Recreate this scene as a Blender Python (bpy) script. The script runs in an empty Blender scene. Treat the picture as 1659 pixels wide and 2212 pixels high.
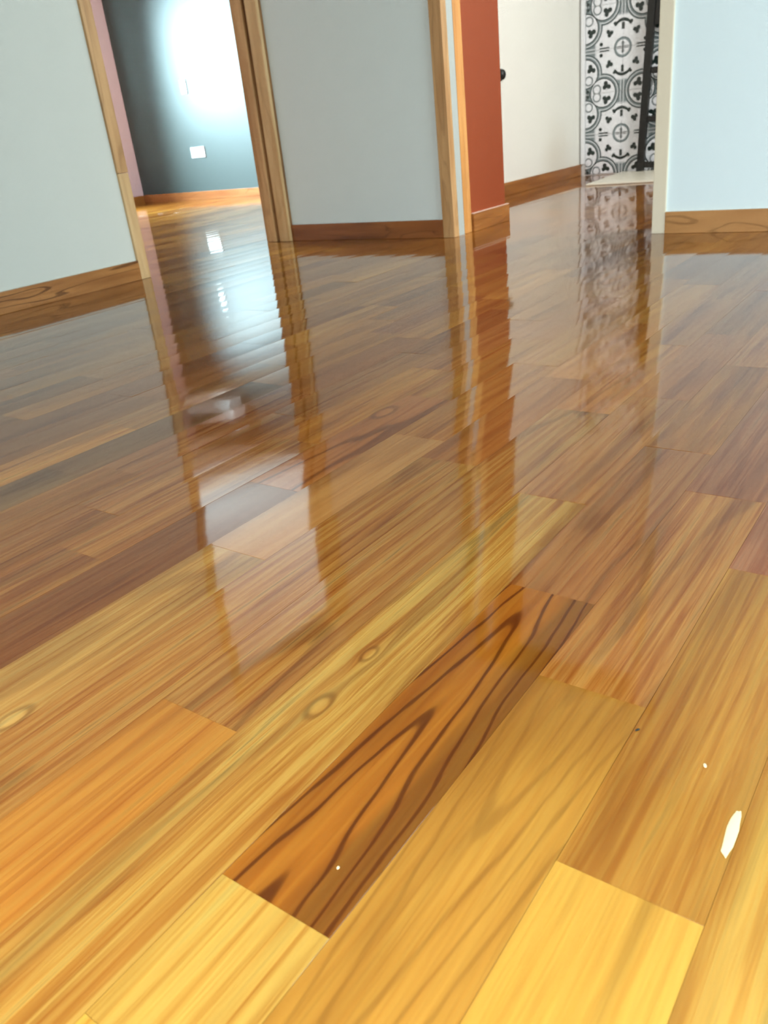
import bpy, bmesh, math, random
from mathutils import Matrix, Vector

random.seed(11)
scene = bpy.context.scene
C = scene.collection

# ------------------------------------------------------------------ camera
H = 0.424                                   # height of the lens above the floor, metres
cd = bpy.data.cameras.new('camera')
cam = bpy.data.objects.new('camera', cd)
C.objects.link(cam)
R_ = Vector((0.574, -0.812, -0.103)); F_ = Vector((0.711, 0.557, -0.429)).normalized()
F_.normalize(); R_ = (R_ - F_ * R_.dot(F_)).normalized(); U_ = R_.cross(F_)
M = Matrix.Identity(4)
for i in range(3):
    M[i][0] = R_[i]; M[i][1] = U_[i]; M[i][2] = -F_[i]
M[2][3] = H
cam.matrix_world = M
cd.sensor_fit = 'HORIZONTAL'; cd.sensor_width = 36.0
cd.lens = 1735.1 / 1659.0 * 36.0
cd.clip_start = 0.02
cd.dof.use_dof = True; cd.dof.focus_distance = 0.95; cd.dof.aperture_fstop = 16.0
scene.camera = cam
scene.cycles.max_bounces = 7; scene.cycles.diffuse_bounces = 3; scene.cycles.glossy_bounces = 3
scene.cycles.denoising_input_passes = 'RGB'     # the varnish mirrors the room, so guide passes mislead the denoiser

# ------------------------------------------------------------------ light and exposure
vs = scene.view_settings
vs.view_transform = 'Standard'; vs.look = 'None'; vs.gamma = 1.0; vs.use_curve_mapping = False
vs.exposure = 0.31
world = bpy.data.worlds.new('overcast_sky'); scene.world = world
world.use_nodes = True
bg = world.node_tree.nodes['Background']
bg.inputs['Color'].default_value = (0.75, 0.87, 1.0, 1); bg.inputs['Strength'].default_value = 0.25

def daylight(name, loc, rot, sx, sy, power, color, spread=180):
    l = bpy.data.lights.new(name, 'AREA'); l.shape = 'RECTANGLE'; l.size = sx; l.size_y = sy
    l.energy = power; l.color = color; l.spread = math.radians(spread)
    o = bpy.data.objects.new(name, l); o.location = loc; o.rotation_euler = rot
    C.objects.link(o); return o
PI = math.pi
# each lies just outside a modelled window opening, unseen and placed for its light
daylight('daylight_room_side', (1.85, -2.55, 1.60), (PI/2-math.radians(22), 0, 0), 1.3, 1.2, 88, (0.78, 0.94, 1.0), 165)       # shines +Y
SKY_TILT = math.radians(46)                 # tilts the unseen window light behind the viewer onto the near floor
daylight('daylight_room_behind', (-0.66, -0.08, 0.80), (0, -(PI/2-SKY_TILT), 0), 0.5, 1.6, 43, (0.93, 0.985, 1.0), 145)
daylight('daylight_hall', (3.95, -0.62, 1.85), (PI/2-math.radians(33), 0, 0), 1.3, 1.0, 70, (0.98, 1.0, 0.985))
daylight('daylight_back_room', (4.40, 7.10, 1.28), (-(PI/2-math.radians(18)), 0, 0), 0.6, 0.95, 500, (0.62, 0.90, 1.0), 128)

# ------------------------------------------------------------------ helpers
def tag(o, label=None, cat=None, group=None, kind=None):
    if label: o['label'] = label
    if cat: o['category'] = cat
    if group: o['group'] = group
    if kind: o['kind'] = kind
    return o

def link(name, me, mat, parent=None):
    o = bpy.data.objects.new(name, me)
    C.objects.link(o)
    if mat is not None: me.materials.append(mat)
    if parent is not None: o.parent = parent
    return o

def box_bm(bm, x0, x1, y0, y1, z0, z1):
    v = [bm.verts.new(p) for p in ((x0,y0,z0),(x1,y0,z0),(x1,y1,z0),(x0,y1,z0),(x0,y0,z1),(x1,y0,z1),(x1,y1,z1),(x0,y1,z1))]
    for f in ((3,2,1,0),(4,5,6,7),(0,1,5,4),(1,2,6,5),(2,3,7,6),(3,0,4,7)):
        bm.faces.new([v[i] for i in f])

def boxes(name, lst, mat, parent=None, bevel=0.0):
    bm = bmesh.new()
    for b in lst: box_bm(bm, *b)
    if bevel: bmesh.ops.bevel(bm, geom=list(bm.edges), offset=bevel, segments=2, profile=0.7, affect='EDGES')
    me = bpy.data.meshes.new(name); bm.to_mesh(me); bm.free()
    return link(name, me, mat, parent)

def box(name, x0, x1, y0, y1, z0, z1, mat, parent=None, bevel=0.0):
    return boxes(name, [(x0, x1, y0, y1, z0, z1)], mat, parent, bevel)

def struct(o, label, cat):
    return tag(o, label, cat, kind='structure')

# ------------------------------------------------------------------ materials
def srgb(r, g, b):
    f = lambda c: ((c/255.0)/12.92 if c/255.0 <= 0.04045 else ((c/255.0+0.055)/1.055)**2.4)
    return (f(r), f(g), f(b), 1.0)

class NT:
    def __init__(s, name):
        s.m = bpy.data.materials.new(name); s.m.use_nodes = True
        s.t = s.m.node_tree; s.b = s.t.nodes['Principled BSDF']
    def n(s, typ, **kw):
        nd = s.t.nodes.new(typ)
        for k, v in kw.items(): setattr(nd, k, v)
        return nd
    def put(s, sock, v):
        if v is None: return
        if hasattr(v, 'is_output'): s.t.links.new(v, sock)
        else: sock.default_value = v
    def math(s, op, a, b=None, c=None, clamp=False):
        nd = s.n('ShaderNodeMath', operation=op, use_clamp=clamp)
        s.put(nd.inputs[0], a); s.put(nd.inputs[1], b); s.put(nd.inputs[2], c)
        return nd.outputs[0]
    def sstep(s, x, a, b):              # smoothstep from a to b (a may exceed b)
        nd = s.n('ShaderNodeMapRange', interpolation_type='SMOOTHSTEP')
        s.put(nd.inputs[0], x)
        if a <= b:
            nd.inputs[1].default_value = a; nd.inputs[2].default_value = b
            nd.inputs[3].default_value = 0; nd.inputs[4].default_value = 1
        else:
            nd.inputs[1].default_value = b; nd.inputs[2].default_value = a
            nd.inputs[3].default_value = 1; nd.inputs[4].default_value = 0
        return nd.outputs[0]
    def mix(s, fac, a, b, mode='MIX'):
        nd = s.n('ShaderNodeMix', data_type='RGBA', blend_type=mode)
        s.put(nd.inputs[0], fac); s.put(nd.inputs[6], a); s.put(nd.inputs[7], b)
        return nd.outputs[2]
    def xyz(s, x, y, z):
        nd = s.n('ShaderNodeCombineXYZ'); s.put(nd.inputs[0], x); s.put(nd.inputs[1], y); s.put(nd.inputs[2], z)
        return nd.outputs[0]
    def sep(s, v):
        nd = s.n('ShaderNodeSeparateXYZ'); s.put(nd.inputs[0], v); return nd.outputs
    def noise(s, vec, scale=1.0, detail=2.0, rough=0.5, dist=0.0):
        nd = s.n('ShaderNodeTexNoise'); s.put(nd.inputs['Vector'], vec)
        nd.inputs['Scale'].default_value = scale; nd.inputs['Detail'].default_value = detail
        nd.inputs['Roughness'].default_value = rough; nd.inputs['Distortion'].default_value = dist
        return nd.outputs[0]
    def bump(s, h, strength, distance):
        nd = s.n('ShaderNodeBump'); nd.inputs['Strength'].default_value = strength
        nd.inputs['Distance'].default_value = distance; s.put(nd.inputs['Height'], h)
        s.t.links.new(nd.outputs[0], s.b.inputs['Normal'])
    def attr(s, name):
        return s.n('ShaderNodeAttribute', attribute_name=name).outputs
    def geo(s):
        return s.n('ShaderNodeNewGeometry').outputs['Position']

def paint(name, col, rough=0.6, var=0.05, stroke=0.15, tint_patch=None):
    k = NT(name); P = k.geo(); x, y, z = k.sep(P)
    big = k.noise(P, 1.7, 3, 0.55)
    rol = k.noise(k.xyz(k.math('MULTIPLY', x, 9), k.math('MULTIPLY', y, 9), k.math('MULTIPLY', z, 60)), 1.0, 3, 0.6)
    f = k.math('ADD', k.math('MULTIPLY', k.math('SUBTRACT', big, 0.5), var*2), k.math('MULTIPLY', k.math('SUBTRACT', rol, 0.5), var*0.7))
    lum = k.math('ADD', 1.0, f)
    c = k.mix(1.0, col, k.xyz(lum, lum, lum), 'MULTIPLY')
    if tint_patch:  # blotchy patch of another tone, fading outward from a point
        (cx, cy, cz, r, dc) = tint_patch
        d = k.n('ShaderNodeVectorMath', operation='DISTANCE'); k.put(d.inputs[0], P); d.inputs[1].default_value = (cx, cy, cz)
        nn = k.noise(P, 9, 4, 0.6)
        fac = k.math('MULTIPLY', k.sstep(k.math('ADD', d.outputs['Value'], k.math('MULTIPLY', nn, 0.25)), r, r*0.3), 0.35)
        c = k.mix(fac, c, dc)
    k.put(k.b.inputs['Base Color'], c)
    k.b.inputs['Roughness'].default_value = rough
    k.b.inputs['Specular IOR Level'].default_value = 0.35
    k.bump(k.math('ADD', rol, k.noise(P, 160, 2, 0.5)), stroke, 0.0006)
    return k.m

def wood(name, light, dark, axis, rough=0.35, vein=0.5, scale=1.0):
    """Sawn timber with its grain along one axis."""
    k = NT(name); P = k.geo(); x, y, z = k.sep(P)
    a, b, c = {'X': (x, y, z), 'Y': (y, x, z), 'Z': (z, x, y)}[axis]
    ln = lambda s1, s2: k.xyz(k.math('MULTIPLY', a, s1*scale), k.math('MULTIPLY', b, s2*scale), k.math('MULTIPLY', c, s2*scale))
    field = k.noise(ln(1.3, 11), 1.0, 2, 0.5, 0.4)
    ring = k.math('SINE', k.math('MULTIPLY', field, 42.0))
    line = k.sstep(ring, 0.82, 1.0)
    fib = k.noise(ln(7, 190), 1.0, 3, 0.6)
    brd = k.noise(ln(2.0, 26), 1.0, 3, 0.55)
    col = k.mix(k.sstep(brd, 0.3, 0.72), light, dark)
    col = k.mix(k.math('MULTIPLY', line, vein), col, (dark[0]*0.30, dark[1]*0.26, dark[2]*0.24, 1))
    g = k.math('ADD', 0.86, k.math('MULTIPLY', fib, 0.28))
    col = k.mix(1.0, col, k.xyz(g, g, g), 'MULTIPLY')
    k.put(k.b.inputs['Base Color'], col)
    k.b.inputs['Roughness'].default_value = rough
    k.bump(fib, 0.12, 0.0006)
    return k.m

def plain(name, col, rough=0.5, metal=0.0, grain=0.03):
    k = NT(name); P = k.geo()
    nn = k.noise(P, 40, 3, 0.6)
    g = k.math('ADD', 1.0 - grain, k.math('MULTIPLY', nn, grain*2))
    k.put(k.b.inputs['Base Color'], k.mix(1.0, col, k.xyz(g, g, g), 'MULTIPLY'))
    k.b.inputs['Roughness'].default_value = rough; k.b.inputs['Metallic'].default_value = metal
    return k.m

KNOTS = ((0.377, 0.386, 0.007), (0.236, 0.615, 0.008), (1.017, 0.772, 0.013), (0.455, 0.392, 0.005))
def plank_material():
    k = NT('varnished_plank')
    u, v, sd = k.sep(k.attr('grain')['Vector'])
    v_flat = v
    wx, wy, _ = k.sep(k.geo())
    rings = None; eyes = None
    for (kx, ky, kr) in KNOTS:                       # knots: the grain swerves round each
        ex = k.math('MULTIPLY', k.math('SUBTRACT', wx, kx), 0.5); ey = k.math('SUBTRACT', wy, ky)
        d2 = k.math('DIVIDE', k.math('ADD', k.math('MULTIPLY', ex, ex), k.math('MULTIPLY', ey, ey)), kr*kr)
        near = k.math('EXPONENT', k.math('MULTIPLY', d2, -0.35))
        v = k.math('SUBTRACT', v, k.math('MULTIPLY', k.math('MULTIPLY', ey, near), 0.85))
        ring_ = k.math('MULTIPLY', k.sstep(d2, 0.5, 1.0), k.sstep(d2, 2.6, 1.2)); eye_ = k.sstep(d2, 0.7, 0.2)
        rings = ring_ if rings is None else k.math('MAXIMUM', rings, ring_)
        eyes = eye_ if eyes is None else k.math('MAXIMUM', eyes, eye_)
    con, stk, fan = k.sep(k.attr('figure')['Vector'])
    tone = k.attr('tone')['Color']
    g = lambda su, sv, off: k.xyz(k.math('MULTIPLY', u, su), k.math('MULTIPLY', v, sv), k.math('ADD', sd, off))
    # cathedral contours: nested tongues that run out along the board
    wob = k.noise(g(5, 28, 3.1), 1.0, 3, 0.5)
    vv = k.math('SUBTRACT', v, k.math('MULTIPLY', k.math('SUBTRACT', wob, 0.5), 0.020))
    field_n = k.noise(g(1.9, 15, 0.0), 1.0, 2, 0.45, 0.3)
    # tongue field for the boards that show one plainly (fan = its strength)
    afan = k.math('ABSOLUTE', fan)
    vo = k.math('SUBTRACT', vv, 0.010)
    par = k.math('ADD', k.math('MULTIPLY', u, k.math('SIGN', fan)), k.math('DIVIDE', k.math('MULTIPLY', k.math('MULTIPLY', vo, vo), 800.0), k.math('ADD', 1.0, k.math('MULTIPLY', k.math('ABSOLUTE', vo), 67.0))))
    slow = k.noise(g(3.0, 9.0, 21.0), 1.0, 2, 0.5)
    field_t = k.math('MULTIPLY', k.math('ADD', par, k.math('MULTIPLY', slow, 0.14)), 2.2)
    field = k.math('ADD', k.math('MULTIPLY', field_n, k.math('SUBTRACT', 1.0, afan)), k.math('MULTIPLY', field_t, afan))
    ring = k.math('SINE', k.math('MULTIPLY', field, 17.0))
    soft = k.sstep(ring, -0.2, 1.0)
    line = k.sstep(ring, 0.70, 1.0)
    brd = k.noise(g(1.7, 20, 7.7), 1.0, 3, 0.6, 0.3)
    stq = k.noise(g(3.0, 120, 1.7), 1.0, 4, 0.66, 0.6)
    fib = k.noise(g(16, 520, 5.2), 1.0, 2, 0.65)
    sap = k.noise(g(1.5, 8, 33.0), 1.0, 2, 0.5)
    dark = k.mix(1.0, tone, (0.56, 0.44, 0.34, 1), 'MULTIPLY')
    deep = k.mix(1.0, tone, (0.26, 0.17, 0.12, 1), 'MULTIPLY')
    pale = k.mix(1.0, tone, (1.22, 1.32, 1.45, 1), 'MULTIPLY')
    c = k.mix(k.math('MULTIPLY', k.sstep(sap, 0.52, 0.74), 0.8), tone, pale)
    c = k.mix(k.math('MULTIPLY', k.sstep(brd, 0.46, 0.72), 0.80), c, dark)
    # brown heartwood on the low side of a board with a plain tongue figure
    heart = k.math('MULTIPLY', k.sstep(k.math('ADD', v, k.math('MULTIPLY', k.math('SUBTRACT', wob, 0.5), 0.05)), -0.004, -0.026), k.sstep(fan, 0.4, 0.6))
    c = k.mix(k.math('MULTIPLY', heart, 0.75), c, k.mix(1.0, tone, (0.42, 0.46, 0.62, 1), 'MULTIPLY'))
    c = k.mix(k.math('MULTIPLY', k.math('MULTIPLY', soft, con), 0.40), c, dark)
    c = k.mix(k.math('MULTIPLY', line, con), c, deep)
    fan2 = k.math('MULTIPLY', k.sstep(k.math('ADD', u, k.math('MULTIPLY', v, 0.6)), 0.04, 0.15), k.sstep(fan, -0.4, -0.6))
    c = k.mix(k.math('MULTIPLY', fan2, 0.55), c, dark)
    c = k.mix(k.math('MULTIPLY', rings, 0.45), c, deep)
    c = k.mix(k.math('MULTIPLY', eyes, 0.6), c, pale)
    # long fibres and short pores
    sm = k.math('ADD', 1.0, k.math('MULTIPLY', k.math('SUBTRACT', stq, 0.5), k.math('MULTIPLY', k.math('ADD', stk, 0.10), 3.0)))
    c = k.mix(1.0, c, k.xyz(sm, k.math('MULTIPLY', sm, sm), k.math('MULTIPLY', sm, k.math('MULTIPLY', sm, sm))), 'MULTIPLY')
    c = k.mix(k.math('MULTIPLY', k.sstep(stq, 0.56, 0.68), k.math('MULTIPLY', stk, 1.15)), c, deep)
    gl = k.math('ADD', 0.79, k.math('MULTIPLY', fib, 0.42))
    c = k.mix(1.0, c, k.xyz(gl, gl, gl), 'MULTIPLY')
    k.put(k.b.inputs['Base Color'], c)
    k.b.inputs['Roughness'].default_value = 0.058
    k.b.inputs['IOR'].default_value = 1.5
    k.b.inputs['Specular IOR Level'].default_value = 0.5
    pos = k.geo()
    peel = k.noise(pos, 26, 2, 0.5)
    hh = k.math('MULTIPLY', peel, 0.6)
    k.bump(hh, 0.05, 0.0025)
    crown = k.n('ShaderNodeBump'); crown.inputs['Strength'].default_value = 1.0; crown.inputs['Distance'].default_value = 1.0
    k.put(crown.inputs['Height'], k.math('MULTIPLY', k.math('MULTIPLY', v_flat, v_flat), k.math('MULTIPLY', k.math('ADD', k.math('FRACT', k.math('MULTIPLY', sd, 7.13)), 0.6), -0.09)))
    first = [n for n in k.t.nodes if n.type == 'BUMP' and n is not crown][0]
    k.t.links.new(crown.outputs[0], first.inputs['Normal'])
    return k.m

def tile_material():
    """Black, grey and white printed pattern; the 'print' attribute holds metres on the wall."""
    k = NT('printed_tile')
    py, pz, _ = k.sep(k.attr('print')['Vector'])
    T = 0.24
    a = k.math('PINGPONG', k.math('SUBTRACT', py, 2.052), T)
    b = k.math('PINGPONG', k.math('SUBTRACT', pz, 0.24), T)
    def dist(cx, cy, sx=1.0, sy=1.0):
        dx = k.math('MULTIPLY', k.math('SUBTRACT', a, cx), sx); dy = k.math('MULTIPLY', k.math('SUBTRACT', b, cy), sy)
        return k.math('SQRT', k.math('ADD', k.math('MULTIPLY', dx, dx), k.math('MULTIPLY', dy, dy)))
    mn = lambda *q: q[0] if len(q) == 1 else k.math('MINIMUM', q[0], mn(*q[1:]))
    mx = lambda *q: q[0] if len(q) == 1 else k.math('MAXIMUM', q[0], mx(*q[1:]))
    band = lambda d, lo, hi, e=0.0025: k.math('MULTIPLY', k.sstep(d, lo-e, lo+e), k.sstep(d, hi+e, hi-e))
    disc = lambda d, r, e=0.003: k.sstep(d, r+e, r-e)
    lobe = mn(dist(0.124, 0.24), dist(0.24, 0.124))
    white = srgb(240, 242, 246); grey = srgb(128, 140, 142); ink = srgb(34, 48, 44); mid = srgb(84, 98, 98)
    outside = k.sstep(lobe, 0.104, 0.110)
    # grey field that lies between two neighbouring lobes
    waist = mx(k.math('MULTIPLY', k.sstep(a, 0.040, 0.028), k.sstep(b, 0.165, 0.185)),
               k.math('MULTIPLY', k.sstep(b, 0.040, 0.028), k.sstep(a, 0.165, 0.185)))
    c = k.mix(k.math('MULTIPLY', waist, outside), white, grey)
    c = k.mix(band(lobe, 0.080, 0.110), c, grey)
    c = k.mix(band(lobe, 0.0945, 0.0985, 0.0015), c, white)
    c = k.mix(band(lobe, 0.0785, 0.0845, 0.002), c, ink)
    c = k.mix(band(lobe, 0.1035, 0.1075, 0.002), c, ink)
    # fine pale stripes in the grey waist
    stripe = mx(band(a, 0.007, 0.012, 0.002), band(b, 0.007, 0.012, 0.002))
    c = k.mix(k.math('MULTIPLY', k.math('MULTIPLY', stripe, k.math('MULTIPLY', waist, outside)), 0.8), c, white)
    # clover pairs inside the lobes
    def clover(cx, cy, s):
        return mn(dist(cx-0.015*s, cy+0.006*s), dist(cx+0.013*s, cy+0.007*s), dist(cx+0.006*s, cy-0.015*s), dist(cx, cy))
    leaf = mx(disc(clover(0.100, 0.202, 1.0), 0.0135), disc(clover(0.202, 0.100, 1.0), 0.0135))
    c = k.mix(leaf, c, ink)
    curl = mx(band(dist(0.164, 0.218), 0.020, 0.029), band(dist(0.218, 0.164), 0.020, 0.029))
    c = k.mix(k.math('MULTIPLY', curl, 0.85), c, mid)
    # flower at the meeting point of four lobes
    c = k.mix(band(dist(0.24, 0.24), 0.020, 0.030), c, mid)
    c = k.mix(disc(dist(0.224, 0.224), 0.009), c, ink)
    # medallion: ring, cross and the marks round it
    d0 = dist(0.0, 0.0)
    c = k.mix(band(d0, 0.041, 0.054), c, grey)
    c = k.mix(band(d0, 0.052, 0.056, 0.0015), c, mid)
    cross = mx(k.math('MULTIPLY', disc(a, 0.004, 0.002), disc(b, 0.033)), k.math('MULTIPLY', band(b, 0.003, 0.007, 0.0015), disc(a, 0.037)))
    c = k.mix(cross, c, ink)
    c = k.mix(k.math('MULTIPLY', disc(dist(0.0, 0.020), 0.011), 0.6), c, mid)
    diag = mn(dist(0.086, 0.073), dist(0.073, 0.086), dist(0.094, 0.092), dist(0.083, 0.081))
    c = k.mix(disc(diag, 0.0120), c, ink)
    def crown(p, q):
        stem = k.math('MULTIPLY', disc(p, 0.009), band(q, 0.096, 0.134))
        bow = k.math('MULTIPLY', k.math('MULTIPLY', p, p), 9.0)             # wings that curl down at their ends
        cap = k.math('MULTIPLY', band(k.math('ADD', q, bow), 0.138, 0.156), disc(p, 0.052, 0.004))
        return mx(stem, cap)
    c = k.mix(crown(a, b), c, ink)
    c = k.mix(disc(mn(dist(0.046, 0.126), dist(0.052, 0.133)), 0.009), c, ink)
    side = k.math('MULTIPLY', band(b, 0.004, 0.012, 0.002), band(a, 0.085, 0.150, 0.006))
    c = k.mix(mx(side, disc(dist(0.138, 0.030), 0.011)), c, ink)
    k.put(k.b.inputs['Base Color'], c)
    k.b.inputs['Roughness'].default_value = 0.22
    return k.m

white_wall = paint('off_white_paint', srgb(210, 215, 207), 0.7, 0.02)
middle_wall = paint('dimmed_white_paint', srgb(216, 226, 224), 0.7, 0.02)  # white wall; the weaker light on it is put into this tone
blue_white_wall = paint('daylit_white_paint', srgb(232, 250, 255), 0.7, 0.02)  # white wall; the stronger, bluer daylight on it is put into this tone
cream_wall = paint('warm_white_paint', srgb(238, 237, 227), 0.65, 0.03, tint_patch=(5.15, 2.332, 0.14, 0.42, srgb(205, 190, 165)))
ceiling_paint = paint('ceiling_paint', srgb(240, 240, 236), 0.8, 0.02)
teal_wall = paint('dark_teal_paint', srgb(70, 80, 79), 0.45, 0.04)
pink_wall = paint('pink_paint', srgb(226, 194, 194), 0.6, 0.03)
red_wall = paint('terracotta_paint', srgb(150, 69, 32), 0.6, 0.04)
cream_trim = paint('cream_gloss_paint', srgb(234, 224, 200), 0.4, 0.02)
jamb_wood = wood('raw_jamb_wood', srgb(206, 164, 112), srgb(168, 122, 74), 'Z', 0.5, 0.25)
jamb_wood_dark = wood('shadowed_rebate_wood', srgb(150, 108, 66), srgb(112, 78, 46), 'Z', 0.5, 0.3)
jamb_wood_pale = wood('pale_jamb_wood', srgb(218, 184, 134), srgb(192, 152, 100), 'Z', 0.5, 0.2)
jamb_wood_orange = wood('orange_jamb_wood', srgb(226, 166, 96), srgb(200, 136, 70), 'Z', 0.45, 0.2)
base_x = wood('skirting_wood_x', srgb(184, 128, 72), srgb(146, 94, 48), 'X', 0.3, 0.75)
base_y = wood('skirting_wood_y', srgb(150, 90, 44), srgb(118, 66, 30), 'Y', 0.3, 0.4)
base_y_pale = wood('pale_skirting_wood_y', srgb(194, 142, 88), srgb(166, 114, 64), 'Y', 0.3, 0.35)
base_hall = wood('hall_skirting_wood', srgb(172, 112, 52), srgb(140, 84, 34), 'X', 0.3, 0.35)
grey_strip_m = paint('grey_white_strip', srgb(176, 182, 176), 0.5, 0.02)
grout = plain('pale_grout', srgb(226, 226, 222), 0.8)
tile_m = tile_material()
border_m = plain('plain_border_tile', srgb(196, 190, 180), 0.25)
black_metal = plain('black_metal', srgb(22, 24, 22), 0.4, 0.0)
white_plastic = plain('white_plastic', srgb(244, 246, 248), 0.35)
slot_dark = plain('socket_dark', srgb(60, 62, 64), 0.5)
slab_m = plain('cream_stone', srgb(238, 230, 210), 0.25)
brass = plain('strike_plate_metal', srgb(222, 196, 140), 0.25, 1.0)
subfloor_m = plain('subfloor_timber', srgb(70, 44, 24), 0.8)
plank_m = plank_material()
frame_white = plain('window_frame_paint', srgb(236, 236, 232), 0.4)

# ------------------------------------------------------------------ the setting
CZ = 2.5
WX = 2.909          # face of the middle and right walls
LY = 2.625          # face of the left wall
HX1 = 5.512         # tiled end wall of the hall
BX = 5.56           # back wall of the far room
BY = 6.905          # pink wall of the far room
HY = 2.332          # cream wall of the hall

floor = box('floor', -0.45, 5.70, -2.35, 7.0, -0.06, -0.014, subfloor_m)
struct(floor, 'glossy varnished golden hardwood plank floor running through every room', 'floor')

struct(box('ceiling', -0.45, 5.70, -2.35, 7.0, CZ, CZ+0.1, ceiling_paint), 'plain white ceiling above the rooms', 'ceiling')

DH = 2.02           # head of the door openings
def walls(name, lst, mat, label):
    return struct(boxes(name, lst, mat), label, 'wall')

walls('wall_left', [(-0.45, 2.014, LY, 2.770, 0, CZ), (2.014, 2.9, LY, 2.770, DH+0.05, CZ)], white_wall,
      'pale greenish white wall left of the doorway to the dark teal room')
walls('wall_middle', [(WX, 3.05, 1.805, 2.770, 0, CZ), (WX, 3.05, 0.92, 1.805, DH+0.05, CZ)], middle_wall,
      'pale grey white wall between the two wooden door frames')
walls('wall_right', [(WX, 3.05, -2.35, 0.921, 0, CZ)], blue_white_wall,
      'bright bluish white wall right of the cream frame')
walls('wall_red', [(3.05, 3.352, 1.762, HY, 0, CZ)], red_wall,
      'narrow terracotta red wall just inside the right opening')
walls('wall_hall', [(3.05, 5.60, HY, HY+0.10, 0, CZ)], cream_wall,
      'warm white hall wall between the red wall and the patterned tiles')
walls('wall_hall_end', [(HX1+0.012, 5.66, -1.3, HY, 0, CZ)], cream_wall,
      'warm white end wall of the hall behind the patterned tiles')
walls('wall_back', [(BX, BX+0.12, 2.77, BY+0.1, 0, CZ)], teal_wall,
      'dark teal wall at the back of the far room with a bright patch of daylight')
walls('wall_far_room_side', [(2.9, BX, 2.66, 2.775, 0, CZ)], pink_wall,
      'pink inner side wall of the far room next to the doorway')
# pink wall with its window opening (x 4.10-4.70, z 0.60-1.80)
walls('wall_pink', [(1.0, 4.10, BY, BY+0.1, 0, CZ), (4.70, BX, BY, BY+0.1, 0, CZ), (4.10, 4.70, BY, BY+0.1, 0, 0.60), (4.10, 4.70, BY, BY+0.1, 1.80, CZ)],
      pink_wall, 'dusty pink wall strip at the left of the far room')
walls('wall_far_room_end', [(0.9, 1.0, 2.77, BY+0.1, 0, CZ)], pink_wall, 'pink near end wall of the far room')
# room wall on the camera's right, with window (x 1.2-2.5, z 0.85-2.05)
walls('wall_window_side', [(-0.45, 1.2, -2.35, -2.25, 0, CZ), (2.5, 3.05, -2.35, -2.25, 0, CZ), (1.2, 2.5, -2.35, -2.25, 0, 0.85), (1.2, 2.5, -2.35, -2.25, 2.05, CZ)],
      white_wall, 'white wall with a window on the right hand side of the room')
# room wall behind the camera, drawn close so its window lights the near floor (y -0.95-0.8, z 0.10-1.30)
walls('wall_window_behind', [(-0.45, -0.35, -2.35, -0.95, 0, CZ), (-0.45, -0.35, 0.80, 2.77, 0, CZ), (-0.45, -0.35, -0.95, 0.80, 0, 0.10), (-0.45, -0.35, -0.95, 0.80, 1.30, CZ)],
      white_wall, 'white wall with a wide window behind the viewer')
# unseen hall wall on the far right, drawn in so its window lights the floor (x 3.30-4.60, z 0.95-2.25)
walls('wall_hall_window', [(3.05, 3.30, -0.30, -0.20, 0, CZ), (4.60, 5.60, -0.30, -0.20, 0, CZ), (3.30, 4.60, -0.30, -0.20, 0, 0.95), (3.30, 4.60, -0.30, -0.20, 2.25, CZ)],
      cream_wall, 'warm white hall wall with a window')

def window(n, axis, fixed, a0, a1, z0, z1, label):
    """A white frame of four rails and a mullion in a wall opening."""
    t = 0.045; d = 0.03
    def b(p0, p1, q0, q1):
        return (p0, p1, fixed-d/2, fixed+d/2, q0, q1) if axis == 'X' else (fixed-d/2, fixed+d/2, p0, p1, q0, q1)
    w = bpy.data.objects.new('window_%d' % n, None); C.objects.link(w)
    struct(w, label, 'window')
    m = (a0+a1)/2
    for nm, lst in (('rail', b(a0, a1, z0, z0+t)), ('rail', b(a0, a1, z1-t, z1)), ('stile', b(a0, a0+t, z0+t, z1-t)), ('stile', b(a1-t, a1, z0+t, z1-t)), ('mullion', b(m-t/2, m+t/2, z0+t, z1-t))):
        box(nm, *lst, frame_white, w)
window(1, 'X', -2.30, 1.2, 2.5, 0.85, 2.05, 'white framed window in the wall on the right of the room')
window(2, 'Y', -0.40, -0.95, 0.80, 0.10, 1.30, 'wide white framed window behind the viewer, set low and near to light the floor')
window(3, 'X', -0.25, 3.30, 4.60, 0.95, 2.25, 'white framed window lighting the hall')
window(4, 'X', BY+0.05, 4.10, 4.70, 0.60, 1.80, 'white framed window in the pink wall of the far room')

# skirting boards
BH = 0.070
def skirt(name, x0, x1, y0, y1, mat, label):
    o = box(name, x0, x1, y0, y1, 0.0, BH, mat, None, 0.0025)
    return struct(o, label, 'baseboard')
skirt('baseboard_left', -0.35, 2.013, LY-0.012, LY, base_x, 'brown wood baseboard with dark veins along the left wall')
skirt('baseboard_middle', WX-0.012, WX, 1.807, 2.617, base_y, 'reddish brown wood baseboard below the wall between the frames')
skirt('baseboard_right', WX-0.012, WX, -2.25, 0.919, base_y_pale, 'light brown wood baseboard below the bright right wall')
o = skirt('baseboard_red', 3.050, 3.366, 1.748, 1.762, base_hall, 'short brown wood baseboard below the terracotta red wall')
box('edge_highlight', 3.050, 3.364, 1.7495, 1.762, BH, BH+0.0028, plain('pinkish_highlight', srgb(226, 190, 172), 0.6), o)  # thin pale strip standing in for light caught on the skirting's top edge
skirt('baseboard_hall', 3.366, HX1, HY-0.013, HY, base_hall, 'brown wood baseboard below the warm white hall wall')
skirt('baseboard_back', BX-0.013, BX, 2.775, BY, wood('far_skirting_wood', srgb(178, 112, 62), srgb(140, 80, 40), 'Y', 0.35, 0.3),
      'orange brown wood baseboard below the dark teal wall')
skirt('baseboard_pink', 1.0, BX-0.013, BY-0.013, BY, base_hall, 'brown wood baseboard below the pink wall')

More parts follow.
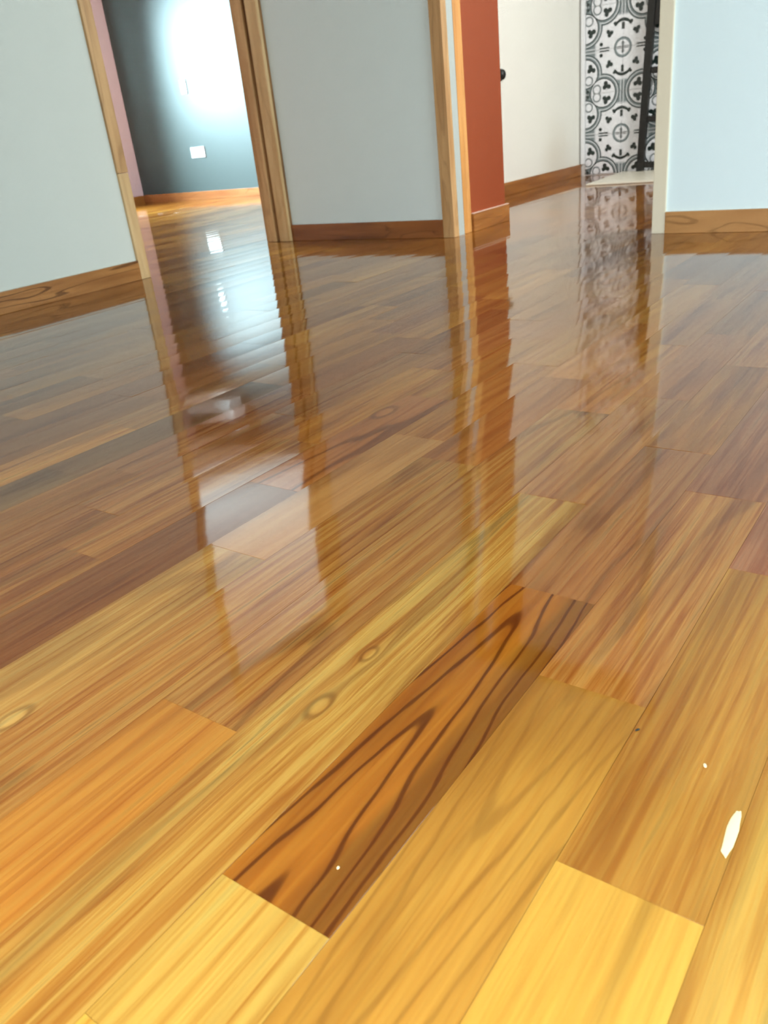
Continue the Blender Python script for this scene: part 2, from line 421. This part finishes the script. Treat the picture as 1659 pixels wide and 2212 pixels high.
# door frame of the left opening
t1 = bpy.data.objects.new('trim_1', None); C.objects.link(t1)
struct(t1, 'tan wooden door frame of the opening to the dark teal room', 'door frame')
box('jamb', 2.012, 2.058, LY-0.012, 2.775, 0.375, DH, jamb_wood, t1, 0.003)
tag(box('jamb_foot', 2.0125, 2.0575, LY-0.011, 2.774, 0.0, 0.374, jamb_wood_pale, t1, 0.003), 'paler spliced lower length of the left jamb')
box('jamb_back', 2.897, 2.925, 2.617, 2.772, 0, DH, jamb_wood_dark, t1)
box('jamb_strip', 2.879, 2.8975, 2.704, 2.764, 0, DH, jamb_wood, t1, 0.004)
box('jamb_strip', 2.879, 2.8975, 2.617, 2.682, 0, DH, jamb_wood_pale, t1, 0.006)
box('head', 2.012, 2.925, LY-0.012, 2.775, DH, DH+0.05, wood('head_wood_x', srgb(206, 164, 112), srgb(168, 122, 74), 'X', 0.5, 0.25), t1, 0.003)

# door frame of the right opening, wooden side
t2 = bpy.data.objects.new('trim_2', None); C.objects.link(t2)
struct(t2, 'tan and orange wooden frame between the pale wall and the red wall', 'door frame')
box('jamb', WX-0.010, 2.938, 1.754, 1.806, 0, DH, jamb_wood, t2, 0.003)
tag(box('groove_strip', 2.938, 2.991, 1.7605, 1.806, 0, DH, grey_strip_m, t2), 'pale grey strip between the two wooden jambs')
tag(box('inner_jamb', 2.991, 3.0495, 1.7580, 1.806, 0, DH, jamb_wood_orange, t2, 0.004), 'orange wooden inner jamb')
box('head', WX-0.010, 3.0495, 0.92, 1.806, DH, DH+0.05, wood('head_wood_y', srgb(206, 164, 112), srgb(168, 122, 74), 'Y', 0.5, 0.25), t2, 0.003)
o = box('strike_plate', 2.945, 2.985, 1.7565, 1.7605, 0.955, 1.085, brass, t2, 0.0008)
tag(o, 'shiny metal strike plate')

t3 = struct(box('trim_3', WX-0.010, 3.055, 0.919, 0.964, 0, DH, cream_trim, None, 0.003),
            'cream painted door frame at the left edge of the bright right wall', 'door frame')
t4 = struct(box('trim_4', HX1-0.013, HX1+0.012, HY-0.036, HY-0.014, 0.071, 1.82, white_plastic, None, 0.002),
            'thin white corner strip where the tiles meet the hall wall', 'trim')

# ------------------------------------------------------------------ tiles on the end wall of the hall
tw = struct(box('wall_tiled', HX1+0.004, HX1+0.012, 0.6, 2.331, 0, 1.82, grout),
            'wall of black, grey and white patterned tiles at the end of the hall', 'wall')
T = 0.24
def tile(y0, y1, z0, z1, mat, name='tile'):
    g_ = 0.0012
    y0 += g_; y1 -= g_; z0 += g_; z1 -= g_
    e = 0.0015
    xs = (HX1+0.0045, HX1+0.0012, HX1)
    ring = lambda x, i: [(x, y0+i, z0+i), (x, y1-i, z0+i), (x, y1-i, z1-i), (x, y0+i, z1-i)]
    vs_ = ring(xs[0], 0) + ring(xs[1], 0) + ring(xs[2], e)
    fs = [(8, 11, 10, 9)]
    for lv in (0, 4):
        for i in range(4):
            j = (i+1) % 4
            fs.append((lv+i, lv+4+i, lv+4+j, lv+j))
    me = bpy.data.meshes.new(name); me.from_pydata(vs_, [], fs)
    at = me.attributes.new('print', 'FLOAT_VECTOR', 'POINT')
    for i, p in enumerate(vs_): at.data[i].vector = (p[1], p[2], 0)
    return link(name, me, mat, tw)
cols = [0.6] + [2.052 + T*i for i in range(-5, 2)] + [2.296]
cols = sorted(set(round(q, 4) for q in cols if 0.6 <= q <= 2.296))
rows = [0.004] + [0.24*i for i in range(1, 7)]
for i in range(len(cols)-1):
    if cols[i+1]-cols[i] < 0.03: continue
    for j in range(len(rows)-1):
        tile(cols[i], cols[i+1], rows[j], rows[j+1], tile_m)
    tag(tile(cols[i], cols[i+1], 1.44, 1.56, border_m, 'border_tile'), 'plain pale border tile')
    tile(cols[i], cols[i+1], 1.56, 1.82, tile_m)

# ------------------------------------------------------------------ floor planks
W = 0.2122*H          # 9 cm boards
Y0 = 0.5787*H         # seam on the near side of row 0
L = 0.398
GAP = 0.00012
TONE = 0.52           # depth of the timber colour under the varnish
JOINTS = {0: [0.109, 0.2154, 0.6175], -1: [0.100, 0.497], -2: [0.332, 0.735], 1: [0.02, 0.816], 2: [-0.085, 0.320, 1.12], 3: [0.06, 0.871, 1.271],
          4: [0.145, 0.546, 0.937], 5: [0.273, 0.708], 9: [0.62, 1.085], 10: [0.80], 6: [0.46], 7: [0.95], 8: [0.66]}
PAL = [srgb(204, 139, 65), srgb(196, 132, 61), srgb(212, 148, 71), srgb(186, 122, 57), srgb(200, 135, 59), srgb(178, 113, 52), srgb(190, 128, 65), srgb(208, 141, 62)]
DARK = srgb(128, 74, 38)
# (row, x inside the plank): tone (near boards yellowed to imitate overexposed light), contour, streak, fan
KNOWN = {
    (0, 0.40): (srgb(186, 121, 42), 0.9, 0.10, 1.0),
    (0, 0.15): (srgb(214, 170, 84), 0.1, 0.25, 0.0),
    (0, 0.0): (srgb(216, 168, 76), 0.2, 0.3, 0.0),
    (0, 0.80): (srgb(178, 120, 62), 0.35, 0.35, 0.0),
    (-1, 0.30): (srgb(208, 156, 70), 0.28, 0.05, -1.0),
    (-1, 0.60): (srgb(196, 138, 70), 0.3, 0.45, 0.0),
    (-1, 0.0): (srgb(226, 167, 67), 0.15, 0.1, 0.0),
    (-2, 0.20): (srgb(222, 174, 80), 0.15, 0.05, 0.0),
    (-2, 0.50): (srgb(204, 150, 68), 0.1, 0.3, 0.0),
    (-2, 0.90): (srgb(176, 114, 70), 0.2, 0.4, 0.0),
    (-1, 1.0): (srgb(178, 118, 70), 0.2, 0.35, 0.0),
    (-2, 1.3): (srgb(178, 122, 76), 0.2, 0.35, 0.0),
    (-3, 0.90): (srgb(170, 110, 68), 0.2, 0.35, 0.0),
    (-3, 0.50): (srgb(214, 166, 80), 0.1, 0.3, 0.0),
    (1, 0.20): (srgb(202, 154, 76), 0.15, 0.5, 0.0),
    (1, 0.60): (srgb(202, 154, 76), 0.3, 0.5, 0.0),
    (1, 1.0): (srgb(190, 130, 66), 0.2, 0.4, 0.0),
    (2, 0.10): (srgb(200, 138, 58), 0.15, 0.25, 0.0),
    (2, 0.50): (srgb(186, 132, 66), 0.4, 0.5, 0.0),
    (3, 0.30): (srgb(196, 142, 72), 0.2, 0.5, 0.0),
    (3, 0.60): (srgb(188, 132, 64), 0.25, 0.5, 0.0),
    (4, 0.30): (srgb(204, 156, 84), 0.25, 0.35, 0.0),
    (4, 0.70): (srgb(204, 148, 84), 0.05, 0.12, 0.0),
    (5, 0.50): (srgb(152, 96, 46), 0.1, 0.3, 0.0),
    (5, 0.90): (srgb(190, 122, 61), 0.6, 0.2, 0.0),
    (6, 0.60): (srgb(192, 132, 65), 0.2, 0.5, 0.0),
    (7, 0.70): (srgb(190, 128, 65), 0.2, 0.5, 0.0),
    (8, 0.80): (srgb(182, 120, 63), 0.2, 0.5, 0.0),
    (9, 0.80): (srgb(156, 110, 66), 0.1, 0.3, 0.0),
    (9, 0.50): (srgb(160, 116, 70), 0.1, 0.3, 0.0),
    (10, 1.0): (srgb(196, 137, 71), 0.2, 0.4, 0.0),
}
FX0, FX1, FY0, FY1 = -0.35, 5.56, -2.25, 6.905
def project(x, y, z=0.0):
    d = Vector((x, y, z-H)); w = d.dot(F_)
    if w < 0.05: return None
    return (829.5 + 1735.1*d.dot(R_)/w, 1106 - 1735.1*d.dot(U_)/w)
def shown(x0, x1, y0, y1):
    """About how many pixels of the plank lie in the picture."""
    n = 6; hit = 0; pts = []
    for i in range(n+1):
        for j in range(3):
            p = project(x0+(x1-x0)*i/n, y0+(y1-y0)*j/2)
            if p and -5 <= p[0] <= 1664 and 0 <= p[1] <= 2217: hit += 1; pts.append(p)
    if hit < 2: return 0
    xc, yc = (x0+x1)/2, (y0+y1)/2
    if yc > LY+0.2:                              # beyond the left wall: only through the doorway
        xi = xc*LY/yc
        if not (2.04 < xi < 2.90): return 0
    elif xc > WX+0.1:                            # beyond the middle wall: only through the right opening
        yi = yc*WX/xc
        if not (0.93 < yi < 1.80): return 0
    c_ = project(xc, yc)
    if c_ is None: return 1
    dx = project(xc+0.01, yc); dy = project(xc, yc+0.01)
    area = abs((dx[0]-c_[0])*(dy[1]-c_[1]) - (dx[1]-c_[1])*(dy[0]-c_[0]))/1e-4
    return area*(x1-x0)*(y1-y0)*hit/(3.0*(n+1))

planks = []
r0 = int(math.floor((FY0-Y0)/W)); r1 = int(math.ceil((FY1-Y0)/W))
for r in range(r0, r1+1):
    ya, yb = max(FY0, Y0+r*W), min(FY1, Y0+(r+1)*W)
    if yb-ya < 0.01: continue
    rng = random.Random(1000+r)
    js = sorted(JOINTS.get(r, [rng.uniform(0, L)]))
    while js[0]-L > FX0: js.insert(0, js[0]-L)
    while js[-1]+L < FX1: js.append(js[-1]+L)
    xs = [FX0]+[j for j in js if FX0+0.03 < j < FX1-0.03]+[FX1]
    for a_, b_ in zip(xs[:-1], xs[1:]):
        tone = None
        for (kr, kx), val in KNOWN.items():
            if kr == r and a_ <= kx < b_: tone = val
        if tone is None:
            t_ = rng.choice(PAL)
            if rng.random() < 0.0: t_ = DARK
            q = rng.uniform(0.84, 1.08)
            tone = ((t_[0]*q, t_[1]*q, t_[2]*q*rng.uniform(0.9, 1.1), 1), rng.uniform(0.05, 0.4)*rng.random(), rng.uniform(0.15, 0.5), 0.0)
        planks.append((shown(a_, b_, ya, yb), a_, b_, ya, yb, tone, rng.uniform(0, 90), rng.uniform(-1, 1), rng.uniform(-1, 1), rng.uniform(-1, 1)))

def plank_geo(p):
    _, x0, x1, y0, y1, tone, seed, ta, tb, tc = p
    x0 += GAP; x1 -= GAP; y0 += GAP; y1 -= GAP
    xc, yc = (x0+x1)/2, (y0+y1)/2
    e = 0.00005
    def zt(x, y): return tc*0.00008 + (y-yc)*ta*0.0026 + (x-xc)*tb*0.0009
    vs_ = []
    for (x, y) in ((x0, y0), (x1, y0), (x1, y1), (x0, y1)): vs_.append((x, y, -0.0135))
    for (x, y) in ((x0, y0), (x1, y0), (x1, y1), (x0, y1)): vs_.append((x, y, zt(x, y)-0.00005))
    for (x, y) in ((x0+e, y0+e), (x1-e, y0+e), (x1-e, y1-e), (x0+e, y1-e)): vs_.append((x, y, zt(x, y)))
    fs = [(3, 2, 1, 0), (8, 9, 10, 11)]
    for lv in (0, 4):
        for i in range(4):
            j = (i+1) % 4
            fs.append((lv+i, lv+j, lv+4+j, lv+4+i))
    return vs_, fs, (xc, yc)

def plank_mesh(name, ps):
    V, Fc, G, Tn, Fg = [], [], [], [], []
    for p in ps:
        vs_, fs, (xc, yc) = plank_geo(p)
        o = len(V); V += vs_; Fc += [tuple(o+i for i in f) for f in fs]
        tone, con, stk, fan = p[5]
        for v in vs_:
            G.append((v[0]-xc, v[1]-yc, p[6])); Tn.append((tone[0]**1.18*TONE, tone[1]**1.18*TONE, tone[2]**1.18*TONE, 1)); Fg.append((con, stk, fan))
    me = bpy.data.meshes.new(name); me.from_pydata(V, [], Fc)
    a1 = me.attributes.new('grain', 'FLOAT_VECTOR', 'POINT'); a1.data.foreach_set('vector', [q for t_ in G for q in t_])
    a2 = me.attributes.new('tone', 'FLOAT_COLOR', 'POINT'); a2.data.foreach_set('color', [q for t_ in Tn for q in t_])
    a3 = me.attributes.new('figure', 'FLOAT_VECTOR', 'POINT'); a3.data.foreach_set('vector', [q for t_ in Fg for q in t_])
    me.update()
    return me
planks.sort(key=lambda p: -p[0])
for p in planks[:300]:
    link('plank', plank_mesh('plank', [p]), plank_m, floor)
rest = link('remaining_planks', plank_mesh('remaining_planks', planks[300:]), plank_m, floor)
rest['kind'] = 'stuff'

# ------------------------------------------------------------------ things
def empty(name, loc=(0, 0, 0)):
    o = bpy.data.objects.new(name, None); o.location = loc; C.objects.link(o); return o

def lathe(name, prof, mat, parent=None, seg=24, axis='Z', loc=(0, 0, 0)):
    bm = bmesh.new(); rings = []
    for (r, h) in prof:
        ring = []
        for i in range(seg):
            t = 2*PI*i/seg
            p = (r*math.cos(t), r*math.sin(t), h)
            if axis == '-Y': p = (p[0], -h, p[1])
            ring.append(bm.verts.new((p[0]+loc[0], p[1]+loc[1], p[2]+loc[2])))
        rings.append(ring)
    for a, b in zip(rings[:-1], rings[1:]):
        for i in range(seg):
            j = (i+1) % seg
            bm.faces.new((a[i], a[j], b[j], b[i]))
    bm.faces.new(rings[0][::-1]); bm.faces.new(rings[-1])
    bmesh.ops.recalc_face_normals(bm, faces=bm.faces)
    for f in bm.faces: f.smooth = True
    me = bpy.data.meshes.new(name); bm.to_mesh(me); bm.free()
    return link(name, me, mat, parent)

# wall outlet and switch on the teal wall
def wall_plate(name, yc, zc, hw, hh, label, cat, outlet):
    t = empty(name, (BX, yc, zc)); tag(t, label, cat)
    box('cover_plate', -0.009, 0.0, -hw, hw, -hh, hh, white_plastic, t, 0.002)
    if outlet:
        for s in (-1, 1):
            m_ = box('socket', -0.011, -0.008, s*hw*0.5-hw*0.30, s*hw*0.5+hw*0.30, -hh*0.55, hh*0.55, white_plastic, t, 0.001)
            for q in (-1, 1):
                box('slot', -0.0115, -0.0105, s*hw*0.5+q*0.009-0.0015, s*hw*0.5+q*0.009+0.0015, -0.006, 0.006, slot_dark, m_)
    else:
        box('rocker', -0.013, -0.008, -hw*0.45, hw*0.45, -hh*0.5, hh*0.5, white_plastic, t, 0.001)
    return t
wall_plate('wall_outlet', 6.014, 0.400, 0.088, 0.044, 'white double wall outlet low on the dark teal wall', 'outlet', True)
wall_plate('light_switch', 6.045, 0.932, 0.036, 0.056, 'white light switch in the bright patch of the teal wall', 'switch', False)

# white box high on the teal wall, out of the frame, mirrored in the varnish
t = empty('wall_unit', (BX, 6.40, 1.93)); tag(t, 'long white wall unit high on the teal wall, mirrored in the floor', 'wall unit')
box('housing', -0.17, 0.0, -0.36, 0.36, 0, 0.20, white_plastic, t, 0.012)
for i in range(3): box('louvre', -0.178, -0.168, -0.28, 0.28, 0.018+i*0.014, 0.026+i*0.014, frame_white, t)

# round black bumper on the hall wall, half hidden by the red wall
t = empty('door_bumper', (4.437, HY, 0.618)); tag(t, 'round black door bumper on the hall wall beside the red wall edge', 'bumper')
lathe('base_ring', [(0.029, 0.0), (0.029, 0.006), (0.027, 0.008)], black_metal, t, 24, '-Y')
lathe('rubber_dome', [(0.027, 0.007), (0.0265, 0.014), (0.023, 0.021), (0.016, 0.026), (0.006, 0.028)], black_metal, t, 24, '-Y')

# cream threshold slab in front of the tiles
bm = bmesh.new()
outline = [(4.765, 1.10), (5.508, 1.10), (5.508, 2.040), (4.765, 1.978)]
lo = [bm.verts.new((x, y, 0.0006)) for x, y in outline]; hi = [bm.verts.new((x, y, 0.010)) for x, y in outline]
bm.faces.new(lo[::-1]); bm.faces.new(hi)
for i in range(4): bm.faces.new((lo[i], lo[(i+1) % 4], hi[(i+1) % 4], hi[i]))
bmesh.ops.bevel(bm, geom=list(bm.edges), offset=0.0015, segments=1, affect='EDGES')
me = bpy.data.meshes.new('threshold_slab'); bm.to_mesh(me); bm.free()
tag(link('threshold_slab', me, slab_m), 'flat cream stone slab on the floor below the patterned tiles', 'slab')

# black metal rack beside the cream frame
t = empty('metal_rack', (5.40, 1.90, 0.0102)); tag(t, 'black metal rack standing on the cream slab before the tiles', 'rack')
t.rotation_euler = (math.radians(2.6), 0, 0)
zt = 1.25
for (px, py) in ((0.055, 0.0), (0.055, -0.42), (-0.06, -0.42)):
    box('post', px-0.016, px+0.016, py-0.022, py+0.022, 0.02 if py else 0.0, zt, black_metal, t, 0.002)
for z in (0.0, 0.28, 0.545):
    z0 = z + (0.020 if z == 0.0 else 0.0)
    box('rail', 0.045, 0.065, -0.40, -0.02, z0, z0+0.035, black_metal, t, 0.002)
box('back_panel', 0.048, 0.062, -0.40, -0.02, 0.80, 1.2, black_metal, t, 0.002)

# marks on the varnish
def blob(name, cx, cy, rx, ry, h, ang, mat, label, cat, seed):
    rng = random.Random(seed); n = 18
    bm = bmesh.new(); ca, sa = math.cos(ang), math.sin(ang)
    loops = []
    rad = [1+rng.uniform(-0.10, 0.10) for _ in range(n)]
    for (s, z) in ((1.0, 0.0003), (0.85, h*0.7), (0.45, h)):
        lp = []
        for i in range(n):
            a = 2*PI*i/n; x, y = rx*rad[i]*s*math.cos(a), ry*rad[i]*s*math.sin(a)
            lp.append(bm.verts.new((cx+x*ca-y*sa, cy+x*sa+y*ca, z)))
        loops.append(lp)
    for a, b in zip(loops[:-1], loops[1:]):
        for i in range(n): bm.faces.new((a[i], a[(i+1) % n], b[(i+1) % n], b[i]))
    bm.faces.new(loops[0][::-1]); bm.faces.new(loops[-1])
    bmesh.ops.recalc_face_normals(bm, faces=bm.faces)
    me = bpy.data.meshes.new(name); bm.to_mesh(me); bm.free()
    return tag(link(name, me, mat), label, cat)
pale_mark = plain('pale_spot', srgb(214, 194, 150), 0.5)
blob('pale_streak', 0.406, 0.0695, 0.021, 0.0036, 0.0008, 0.03, pale_mark, 'pale elongated mark on the planks at the right edge', 'paint mark', 3)  # thin pale elongated patch raised slightly off the planks
blob('pale_fleck', 0.457, 0.100, 0.0022, 0.0012, 0.0008, 0.5, pale_mark, 'tiny white fleck above the pale mark on the right', 'fleck', 4)
blob('pale_fleck', 0.2575, 0.272, 0.0013, 0.0010, 0.0008, 0.2, pale_mark, 'tiny white fleck at the near end of the dark figured plank', 'fleck', 5)
blob('dirt_speck', 0.470, 0.1525, 0.0020, 0.0009, 0.0012, -0.6, black_metal, 'tiny black speck beside a plank seam at the right', 'speck', 6)
